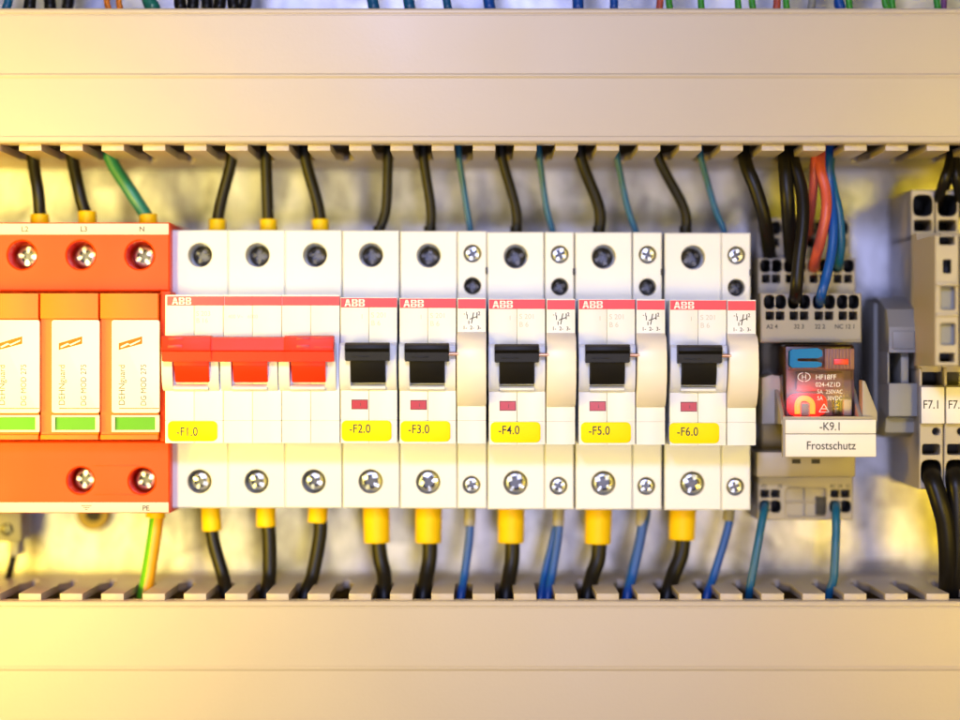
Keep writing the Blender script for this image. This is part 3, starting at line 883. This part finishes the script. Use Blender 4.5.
text("5A   30VDC", X(817, yR), Z(398.2, yR), yR - 0.06, L(4.1, yR), PRINTW, cv, orl, align='LEFT', sx=0.85)
lgm = M(PRINTW)
lx, lz = W(804, 377, yR)
for s0, s1 in ((100, 265), (-80, 80)):
    pts = [(lx + 1.9 * math.cos(math.radians(s0 + (s1 - s0) * i / 12)), yR - 0.1, lz + 1.35 * math.sin(math.radians(s0 + (s1 - s0) * i / 12))) for i in range(13)]
    lgm.tube(pts, 0.16, seg=6, sub=1)
lgm.build("maker_mark", cv, orl)
text("H", lx, lz, yR - 0.06, L(5, yR), PRINTW, cv, orl)
tri = M(PRINTW)
for p, q in (((819, 412), (824, 404)), ((824, 404), (829, 412)), ((829, 412), (819, 412)), ((821, 408.8), (827, 408.8))):
    tri.tube([(X(p[0], yR), yR - .1, Z(p[1], yR)), (X(q[0], yR), yR - .1, Z(q[1], yR))], 0.13, seg=6, sub=1)
tri.build("warning_mark", cv, orl)
bl = M(BLUELEVER)
bl.prism([W(p, q, 0) for p, q in ((789.5, 351), (792, 349.4), (817, 348), (821.5, 350.5), (822, 356), (817.5, 358.2), (797.5, 358.4), (796.6, 359.8), (797.5, 361.2), (817, 361.6), (821.5, 363), (821, 366), (816, 367.6), (792, 367.8), (789.3, 365.5))], -1.2, yR + 0.3, axis='y')
bl.build("test_lever", rr_, orl)
bt = M(BROWN)
bt.box(X(824.5, 1), X(854.3, 1), 0.8, yR + 0.3, Z(369.5, 1), Z(348.5, 1), 0.3)
for i in range(8): bt.box(X(826 + 3.4 * i, 0.6), X(827.6 + 3.4 * i, 0.6), 0.45, 0.9, Z(369, 1), Z(349, 1), 0.1)
bt.build("push_button", rr_, orl)
M(REDIND).box(X(834, 0.2), X(848.5, 0.2), 0.1, 0.8, Z(364.6, 0.2), Z(358.8, 0.2), 0.15).build("red_flag", rr_, orl)
# retaining bracket: two sloping cheeks and a front tray that carries the marker plate
br = M(SOCK)
for sgn in (0, 1):
    if sgn == 0: xa_, xb_ = X(778.5, 2), X(782.6, 2)
    else: xa_, xb_ = X(856, 2), X(860, 2)
    br.prism([(38, Z(372, 20)), (24, Z(374, 20)), (10, Z(392, 10)), (-2, Z(414, 0)), (-4, Z(420, 0)), (-4, Z(424, 0)), (38, Z(425, 20))], xa_, xb_, bev=0.3)
br.prism([(-4.5, Z(416.5, -4)), (-4.5, Z(457, -4)), (-1.8, Z(457, -4)), (-1.8, Z(424, -4)), (18, Z(424, 10)), (18, Z(421, 10)), (-1, Z(416.5, -4))], X(782.5, -4), X(874.0, -4), bev=0.3)
br.prism([W(p, q, 2) for p, q in ((860, 380), (863, 381), (875, 412), (875, 421), (860, 421))], -2.5, 4, axis='y', bev=0.3)
br.prism([W(p, q, 14) for p, q in ((761, 378), (771, 374.5), (779.5, 376), (786, 416), (786, 424), (761, 424))], 12, 36, axis='y', bev=0.4)
br.build("retaining_bracket", rr_, orl)
mp_ = M(PAPER)
mp_.box(X(785.6, -6), X(876, -6), -6.0, -4.4, Z(433.6, -6), Z(419.8, -6), 0.15)
mp_.box(X(785.6, -6), X(876, -6), -6.0, -4.4, Z(456.8, -6), Z(434.3, -6), 0.15)
mp_ = mp_.build("marker_plate", rr_, orl)
text("-K9.1", X(830.5, -6), Z(426.3, -6), -6.05, L(8.2, -6), PRINTK, mp_, orl, sx=0.86, bold=0.025)
text("Frostschutz", X(831, -6), Z(445.5, -6), -6.05, L(8.2, -6), PRINTK, mp_, orl, sx=0.9, bold=0.025)

# ------------------------------------------------------------------ end bracket between relay and fuse terminals
oe = (X(895, 30), YB, Z(370, 30))
re_ = thing("end_bracket", "grey plastic end bracket clamped between the relay and the fuse terminals", "end bracket", oe)
e = M(GREYT)
ye = 12
ex0, ex1 = X(888.5, ye), X(918, ye)
e.prism([(40, Z(296, 30)), (30, Z(300, 30)), (ye + 4, Z(309, ye)), (ye, Z(327, ye)), (ye, Z(352.5, ye)), (62, Z(352.5, ye)), (62, Z(296, 30))], ex0, ex1, bev=0.4)
e.prism([(ye, Z(383.5, ye)), (ye, Z(416, ye)), (ye + 5, Z(418, ye)), (ye + 6, Z(433, ye)), (24, Z(437, 24)), (62, Z(437, 24)), (62, Z(383.5, ye))], ex0, ex1, bev=0.4)
e.box(ex0 + 0.3, ex1 - 0.3, 40, 62, Z(384, ye), Z(352, ye))
e.box(X(903, ye), X(911, ye), ye + 4, 45, Z(384.5, ye), Z(351.5, ye), 0.3)
e.box(ex0, X(890.5, ye), ye + 2, 60, Z(384, ye), Z(352, ye), 0.2)
e.box(ex0 + 1.2, ex1 - 1.2, ye - 0.5, ye + 1, Z(349, ye), Z(331, ye), 0.3)
e.box(ex0 - 0.9, ex0 + 0.2, 34, 61, Z(432, 30), Z(303, 30), 0.4)
e.build("body", re_, oe)
M(STEELD).screw(X(907, ye + 26), Z(368, ye + 26), 38, 2.4, .5).build("clamp_screw", re_, oe)

# ------------------------------------------------------------------ fuse terminals
of = (X(931, 10), YB, Z(345, 10))
rf = thing("fuse_terminal", "", "fuse terminal", of, "beige fuse terminals at the right edge")
yA, yB_, yC = 22.0, 8.0, 5.0
f = M(BEIGE)
p0, p1 = 919.0, 943.3
x0, x1 = X(p0, yB_) + 0.08, X(p1, yB_) - 0.08
zA = Z(190, yA)
# upper cable entry
zs = [Z(236, yA), Z(217.5, yA), zA]
f.shell(x0, x1, Z(240, yA), zA, yA, 62, [
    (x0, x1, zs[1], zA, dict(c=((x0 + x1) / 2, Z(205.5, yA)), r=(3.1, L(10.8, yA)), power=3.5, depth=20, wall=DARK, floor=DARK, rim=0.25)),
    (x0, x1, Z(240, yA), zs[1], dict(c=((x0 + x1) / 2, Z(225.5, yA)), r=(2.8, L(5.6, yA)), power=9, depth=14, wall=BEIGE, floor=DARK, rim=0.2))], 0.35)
# carcass behind the lever
f.prism([(yB_ + 6, Z(232, yB_)), (yB_ + 2, Z(250, yB_)), (yB_ + 2, Z(372, yB_)), (62, Z(372, yB_)), (62, Z(232, yB_))], x0, x1, bev=0.3)
f.use(DARK).box(x0 + 0.05, x1 - 0.05, 22, 61, Z(386, yB_), Z(370, yB_)); f.use(BEIGE)  # gap under the lever is painted dark in place of shade
f.box(x0, x0 + 0.9, yB_, 30, Z(386, yB_), Z(368, yB_), 0.2)
# lower face: small test hole, square window, cable entry
z1, z2, z3, z4 = Z(385.5, yB_), Z(440.5, yB_), Z(458, yB_), Z(489, yB_)
f.shell(x0, x1, z4, z1, yB_, 62, [
    (x0, x1, Z(425, yB_), z1),
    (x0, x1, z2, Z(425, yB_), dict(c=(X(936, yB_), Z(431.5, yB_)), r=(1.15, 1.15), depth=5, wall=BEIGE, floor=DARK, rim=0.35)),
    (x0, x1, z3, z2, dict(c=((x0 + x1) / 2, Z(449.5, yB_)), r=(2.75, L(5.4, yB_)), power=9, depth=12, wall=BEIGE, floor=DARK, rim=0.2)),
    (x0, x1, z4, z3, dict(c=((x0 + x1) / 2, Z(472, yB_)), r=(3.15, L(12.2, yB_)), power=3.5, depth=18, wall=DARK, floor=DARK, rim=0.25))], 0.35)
f.build("body", rf, of)
# fuse lever standing proud
yL = -22.0
lx0, lx1 = X(937.2, yL), X(937.2, yL) + (x1 - x0) - 0.3
lx0 -= 0.6; lx1 -= 0.6
lv = M(BEIGE)
cxl = (lx0 + lx1) / 2
lv.shell(lx0, lx1, Z(366, yL), Z(235, yL), yL, 14, [
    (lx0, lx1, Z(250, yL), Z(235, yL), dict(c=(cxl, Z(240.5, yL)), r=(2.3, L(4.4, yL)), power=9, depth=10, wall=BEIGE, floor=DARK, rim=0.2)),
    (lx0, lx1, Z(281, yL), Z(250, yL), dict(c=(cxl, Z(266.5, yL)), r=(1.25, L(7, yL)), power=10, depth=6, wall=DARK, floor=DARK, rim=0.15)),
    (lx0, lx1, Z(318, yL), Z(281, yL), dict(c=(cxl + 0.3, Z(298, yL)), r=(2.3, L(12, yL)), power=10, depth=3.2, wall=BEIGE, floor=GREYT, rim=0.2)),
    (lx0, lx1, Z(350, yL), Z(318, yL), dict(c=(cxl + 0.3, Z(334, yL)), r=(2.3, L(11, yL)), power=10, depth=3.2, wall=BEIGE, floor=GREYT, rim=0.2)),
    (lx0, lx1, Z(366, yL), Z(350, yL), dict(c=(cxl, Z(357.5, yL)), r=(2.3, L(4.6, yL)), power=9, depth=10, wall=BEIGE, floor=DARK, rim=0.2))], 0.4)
lv.box(lx0 + 0.2, lx1 - 0.2, yL - 1.2, yL + 0.5, Z(286, yL), Z(282.5, yL), 0.3)
lv.box(lx0 + 0.2, lx1 - 0.2, yL - 1.0, yL + 0.5, Z(316.5, yL), Z(313.5, yL), 0.3)
lv.build("fuse_lever", rf, of)
mk = M(PAPER).box(x0 + 0.1, x1 - 0.1, yC, yB_ + 0.05, Z(423.6, yC), Z(387, yC), 0.25).build("marker_plate", rf, of)
fuses = [(rf, "F7.1", "beige fuse terminal with lever and plate reading F7.1")]
b = copy_tree(rf); b.location = rf.location + Vector(((p1 - p0 + 0.6) * S * (D + yB_) / D, 0, 0)) / 1000
fuses.append((b, "F7.2", "beige fuse terminal reading F7, cut off by the photo's right edge"))
for ro, s, lab in fuses:
    ro['label'] = lab
    mk_ = [c for c in kids(ro) if c.name.startswith("marker_plate")][0]
    text(s, X(931.5, yC), Z(404.5, yC), yC - 0.04, L(8.4, yC), PRINTK, mk_, of, sx=0.86, bold=0.025)

# ------------------------------------------------------------------ wires
def wire(label, pts, r, m, group=None, sleeve=None, cat="wire", crimp=None):
    """pts = (px, py, depth); r in mm; sleeve = (py0, py1, radius0, radius1, material) along the device end"""
    P = [(X(a, y), y, Z(b, y)) for a, b, y in pts]
    t = M(m).tube(P, r)
    root = t.build("wire", origin=P[0], angle=60)
    tag(root, label, cat, group)
    if sleeve:
        a, b, r0, r1_, sm = sleeve
        A = Vector((X(a[0], a[2]), a[2], Z(a[1], a[2]))); B = Vector((X(b[0], b[2]), b[2], Z(b[1], b[2])))
        d = (B - A).normalized()
        M(sm).tube([A, A.lerp(B, 0.5), A.lerp(B, 0.93), B - d * 0.05, B], r0, radii=[r0, (r0 + r1_) / 2, r1_ * 1.0, r1_ * 0.96, r1_ * 0.86], seg=20, sub=3).build("sleeve", root, P[0], angle=60)
    return root

def slotpx(px, ref, y):
    """nearest slot centre to a pixel seen at depth y, as a pixel at that depth"""
    x = X(px, y); k = round((x - X(ref, YF)) / PITCH)
    return (X(ref, YF) + k * PITCH) / (S * (D + y) / D) + 480
YW = 29.0
def up(label, px, py, tx, r, m, sl=None, bow=0.0, ys=26.0, snap=True, group="wires dropping from the upper duct", y0=YW):
    s = slotpx(tx, TREF, ys) if snap else tx
    s = s + max(-4.5, min(4.5, tx - s))
    pts = [(px, py + 30, y0), (px, py + 4, y0), (px + (s - px) * 0.35 + bow, py - 22, y0 - 1), (s, 162, ys), (s - (px - s) * 0.15, 138, ys), (s - (px - s) * 0.2, 110, ys)]
    sv = None
    if sl: sv = ((px, py + 14, y0), (px + (s - px) * 0.03, py - sl[0], y0 - 0.2), sl[1], sl[1], sl[2])
    return wire(label, pts, r, m, group, sv)
def down(label, px, py, tx, r, m, sl=None, bow=0.0, ys=22.0, snap=True, group="wires going down into the lower duct", y0=YW):
    s = slotpx(tx, BREF, ys) if snap else tx
    s = s + max(-4.5, min(4.5, tx - s))
    pts = [(px, py - 30, y0), (px, py - 2, y0), (px + (s - px) * 0.2 + bow, py + (sl[0] if sl else 10) + 10, y0 - 1), (px + (s - px) * 0.75 + bow, 575, y0 - 3), (s, 596, ys), (s + (s - px) * 0.2, 625, ys), (s + (s - px) * 0.2, 650, ys)]
    sv = None
    if sl: sv = ((px, py - 14, y0), (px + (s - px) * 0.12, py + sl[0], y0 - 0.3), sl[1], sl[2], sl[3])
    return wire(label, pts, r, m, group, sv)

y_ = SLEEVE
up("black wire with yellow sleeve entering the orange surge protector at L2", 40, 219, 37, 2.0, WBLACK, (5, 3.0, y_), y0=26, bow=1)
up("black wire with yellow sleeve entering the orange surge protector at L3", 87.5, 219, 76, 2.0, WBLACK, (8, 2.9, y_), y0=26, bow=-2)
up("dark green wire with yellow sleeve entering the orange surge protector at N", 149, 219, 112, 2.1, WGREEN, (5, 2.9, y_), y0=26, bow=-2)
up("black wire with yellow sleeve above the first pole of breaker -F1.0", 217, 229, 235, 1.85, WBLACK, (10, 2.75, y_), bow=-2)
up("black wire with yellow sleeve above the middle pole of breaker -F1.0", 268.5, 229, 266, 1.85, WBLACK, (10, 2.75, y_))
up("black wire with yellow sleeve above the third pole of breaker -F1.0", 320.5, 229, 306, 1.85, WBLACK, (10, 2.75, y_), bow=3)
for px, tx, n, bow in ((379, 388, "-F2.0", 4), (430, 424, "-F3.0", 3), (516.5, 503, "-F4.0", 4), (599, 582, "-F5.0", 6), (686, 660, "-F6.0", 7)):
    up("black wire entering the top of breaker " + n, px, 230, tx, 1.6 if n != "-F5.0" else 1.85, WBLACK, (4, 1.95, WBLACK), bow=bow)
for px, tx, n, bow in ((470.5, 458, "-F3.0", 0), (553, 540, "-F4.0", -2), (636, 617, "-F5.0", -2), (725, 702, "-F6.0", -2)):
    up("thin blue wire entering the top of the narrow contact beside breaker " + n, px, 230, tx, 1.0, WTEAL if n in ("-F4.0", "-F5.0") else WTEAL, None, bow=bow)

# relay supply wires from above
Gr = "wires dropping to the relay socket"
def rel(label, pts, r, m): return wire(label, pts, r, m, Gr)
rel("thick black wire nearest breaker -F6.0, ending in the relay's left entry", [(771, 264, 36), (769.5, 255, 27), (765, 222, 18), (756, 190, 16), (746, 164, 18), (742, 140, 22), (741, 115, 24)], 2.2, WBLACK)
rel("black wire running down the left of the pair to the relay's front tier", [(791.5, 268, 30), (790, 240, 20), (787.5, 200, 14), (785, 164, 16), (784.5, 138, 20), (784.5, 110, 22)], 2.25, WBLACK)
rel("black wire reaching lowest, into the relay's front tier entry", [(795.5, 304, 24), (796, 292, 9), (798.5, 262, 8), (803, 222, 10), (801.5, 190, 13), (794, 162, 16), (790, 140, 20), (789, 110, 22)], 2.0, WBLACK)
rel("short red wire ending in the relay's rear tier", [(809, 238, 44), (808.5, 228, 30), (811.5, 208, 22), (813.5, 185, 18), (814.5, 163, 17), (819, 140, 20), (821, 112, 22)], 1.45, WRED)
rel("longer red wire curving down to the relay's middle tier", [(814, 272, 32), (815, 262, 19), (820.5, 240, 13), (826, 212, 12), (825.5, 190, 14), (820, 166, 16), (823, 140, 21), (824, 112, 23)], 1.7, WRED)
rel("blue wire reaching lowest, into the relay's front tier", [(820, 308, 24), (821, 296, 9), (826.5, 276, 9), (832, 250, 11), (833.5, 222, 13), (830, 190, 17), (828, 165, 17), (830, 140, 20), (831, 112, 22)], 1.55, WBLUE)
rel("blue wire behind the other, ending in the relay's middle tier", [(838, 270, 34), (839, 262, 21), (840.5, 240, 17), (839, 215, 17), (833, 188, 18), (829.5, 165, 20), (834, 140, 23), (835, 112, 25)], 1.55, WTEAL)
Gf = "black wires at the fuse terminals"
wire("black wire entering the top of the fuse terminal F7.1, left strand", [(935, 214, 44), (938, 200, 24), (944.5, 180, 16), (950, 163, 18), (953, 140, 22), (953, 112, 22)], 1.7, WBLACK, Gf)
wire("black wire behind, entering the top of fuse terminal F7.1", [(938, 214, 46), (942, 196, 30), (949, 178, 22), (954, 163, 22), (956, 140, 24), (957, 112, 24)], 1.5, WBLACK, Gf)
wire("black wire entering the top of the fuse terminal at the photo's edge", [(958, 214, 44), (960, 200, 24), (957, 180, 17), (955.5, 163, 18), (955, 140, 22), (955, 112, 22)], 1.7, WBLACK, Gf)
wire("black wire leaving the bottom of fuse terminal F7.1 and curving right", [(931, 462, 26), (931.5, 476, 8), (938.5, 498, 4), (945.5, 525, 4), (948, 560, 6), (947.5, 598, 12), (947, 640, 16)], 2.9, WBLACK, Gf)
wire("black wire leaving the bottom of the fuse terminal at the photo's edge", [(955, 462, 26), (955, 476, 8), (957, 500, 5), (957.5, 540, 6), (956, 570, 8), (955, 600, 12), (955, 640, 16)], 3.1, WBLACK, Gf)

# downward wires
down("black wire with yellow sleeve below the first pole of breaker -F1.0", 210, 509, 227, 2.15, WBLACK, (22, 3.1, 3.1, y_), bow=0)
down("black wire with yellow sleeve below the middle pole of breaker -F1.0", 266, 509, 266.5, 2.3, WBLACK, (18, 3.1, 3.1, y_), bow=3)
down("black wire with yellow sleeve below the third pole of breaker -F1.0", 319, 509, 305, 2.2, WBLACK, (14, 3.1, 3.1, y_), bow=4)
for px, tx, n, h_ in ((376, 384, "-F2.0", 34), (429, 423, "-F3.0", 34), (511.5, 506, "-F4.0", 34), (599, 589, "-F5.0", 35), (683.5, 674, "-F6.0", 31)):
    down("black wire with big yellow sleeve below breaker " + n, px, 509, tx, 2.4, WBLACK, (h_, 4.3, 4.15, y_), bow=2)
for px, tx, n, h_, two in ((470.5, 461, "-F3.0", 17, 0), (559.5, 549, "-F4.0", 17, 1), (643, 630, "-F5.0", 17, 2), (731, 718, "-F6.0", 12, 0)):
    down("blue wire with grey sleeve below the narrow contact of breaker " + n, px, 509, tx, 1.35 if two != 2 else 1.6, WBLUE, (h_, 1.8, 1.85, SLEEVEG), bow=1, group="blue wires below the narrow contacts")
    if two:
        down("second blue wire beside the sleeved one under the narrow contact of " + n, px - (1 if two == 1 else -3), 515, tx - (8 if two == 1 else -7), 1.2 if two == 1 else 1.5, WBLUE, None, bow=-1, group="blue wires below the narrow contacts", y0=31)
wire("blue wire from the relay socket's bottom left entry", [(765, 500, 44), (764.5, 508, 24), (760.5, 530, 19), (755, 560, 17), (750, 588, 17), (748.5, 605, 20), (748, 640, 22)], 1.3, WTEAL, "blue wires below the relay")
wire("blue wire from the relay socket's bottom right entry", [(835.5, 500, 44), (836, 508, 24), (836, 535, 19), (834.5, 565, 17), (833.5, 580, 17), (829, 594, 18), (826, 620, 20), (825, 645, 22)], 1.35, WTEAL, "blue wires below the relay")
down("green and yellow earth wire leaving the surge protector at PE", 157, 512, 144, 2.3, WEARTH, (6, 3.2, 3.1, y_), bow=1, y0=26, snap=False, group=None)

# earth clip at the lower left, half hidden under the surge protector
oc = (X(8, 50), 62, Z(530, 50))
rc = thing("earth_clip", "small grey rail clip with a screw under the surge protector, photo's left edge", "terminal clip", oc)
c = M(GREYT)
c.box(X(-12, 45), X(23, 45), 42, 62, Z(541, 45), Z(505, 45), 0.6)
c.box(X(9, 45), X(19, 45), 44, 56, Z(556, 45), Z(540, 45), 0.5)
c.build("body", rc, oc)
M(STEELD).screw(X(8, 44), Z(529, 44), 41, 2.0).build("screw", rc, oc)
wire("thin dark blue wire below the small grey rail clip", [(14, 545, 50), (13.5, 556, 49), (9, 575, 46), (5.5, 590, 40), (4, 612, 34), (4, 640, 34)], 1.3, WBLACK, None)
wp = M(mat('tarnished brass', (0.20, 0.14, 0.04), 0.45, 0.9)).cyl((X(93, 66), 66.0, Z(514, 66)), 'y', L(17, 66), 4, 36, bev=0.6)
wp.use(DARK).cyl((X(93, 65), 65.4, Z(514, 66)), 'y', L(9, 66), 1.2, 6)
tag(wp.build("plate_bolt", origin=(X(93, 66), 70, Z(514, 66))), "round bolt head on the back plate, half hidden below the surge protector", "bolt")

# wires seen above the upper duct
Gu = "wires running up out of the upper duct"
def top(label, px, r, m, lean=0, y=14):
    s = slotpx(px, TREF, y)
    wire(label, [(s * 0.6 + px * 0.4, 60, y + 2), (px - lean * 0.4, 12, y), (px, 3, y), (px + lean, -25, y + 2), (px + lean * 2, -90, y + 10)], r, m, Gu)
top("teal wire rising from the upper duct at the far left", 8, 1.4, WTEAL, 3)
top("left orange wire rising from the upper duct", 107, 0.95, WORANGE, -3)
top("right orange wire rising from the upper duct", 119, 0.95, WORANGE, -1)
top("dark green wire rising from the upper duct above breaker -F1.0's left end", 150, 2.2, WGREEN, -8)
for i, px in enumerate((30, 50, 68, 180, 193, 207, 220, 233, 246)):
    top(["black wire rising left of the teal one", "black wire rising in the gap above L3", "black wire rising left of the orange pair", "first black wire of the dark bundle above -F1.0", "second black wire of the dark bundle above -F1.0",
         "third black wire of the dark bundle above -F1.0", "fourth black wire of the dark bundle above -F1.0", "fifth black wire of the dark bundle above -F1.0", "last black wire of the dark bundle above -F1.0"][i] + ", from the upper duct",
        px, 1.9, WBLACK, (-1) ** i * 2, 14 + (i % 3) * 5)
for px, n in ((373, "-F2.0"), (409, "-F3.0"), (447, "the contact by -F3.0"), (489, "-F4.0"), (578, "-F5.0"), (614, "the contact by -F5.0")):
    top("blue wire rising from the upper duct above " + n, px, 1.75 if px < 600 and px != 447 else 1.3, WBLUE if px > 480 else WTEAL, -4 if px < 500 else -1)
top("red wire rising from the upper duct left of the green ones", 660, 1.1, WRED, 1)
top("red wire rising from the upper duct above the relay's left side", 777, 1.2, WRED, 0)
for px, n in ((669, "beside the red one above -F6.0's left"), (701, "above -F6.0's right half"), (738, "left of the pair above -F6.0"), (752, "right of the pair above -F6.0"), (786, "touching the red one above the relay"),
              (849, "touching the navy one above the relay's right"), (885, "left of the close pair above the bracket"), (892, "right of the close pair above the bracket"), (937, "above fuse terminal F7.1")):
    top("bright green wire rising from the upper duct " + n, px, 1.05, WLIME, -1.5 if px < 800 else -3)
top("navy wire rising from the upper duct above the relay's right side", 839, 1.6, WBLUE, -2)
top("purple wire rising from the upper duct at the far right", 944, 0.9, WPURPLE, 0)
top("pale grey wire rising from the upper duct above the relay", 812, 1.2, SLEEVEG, 1)
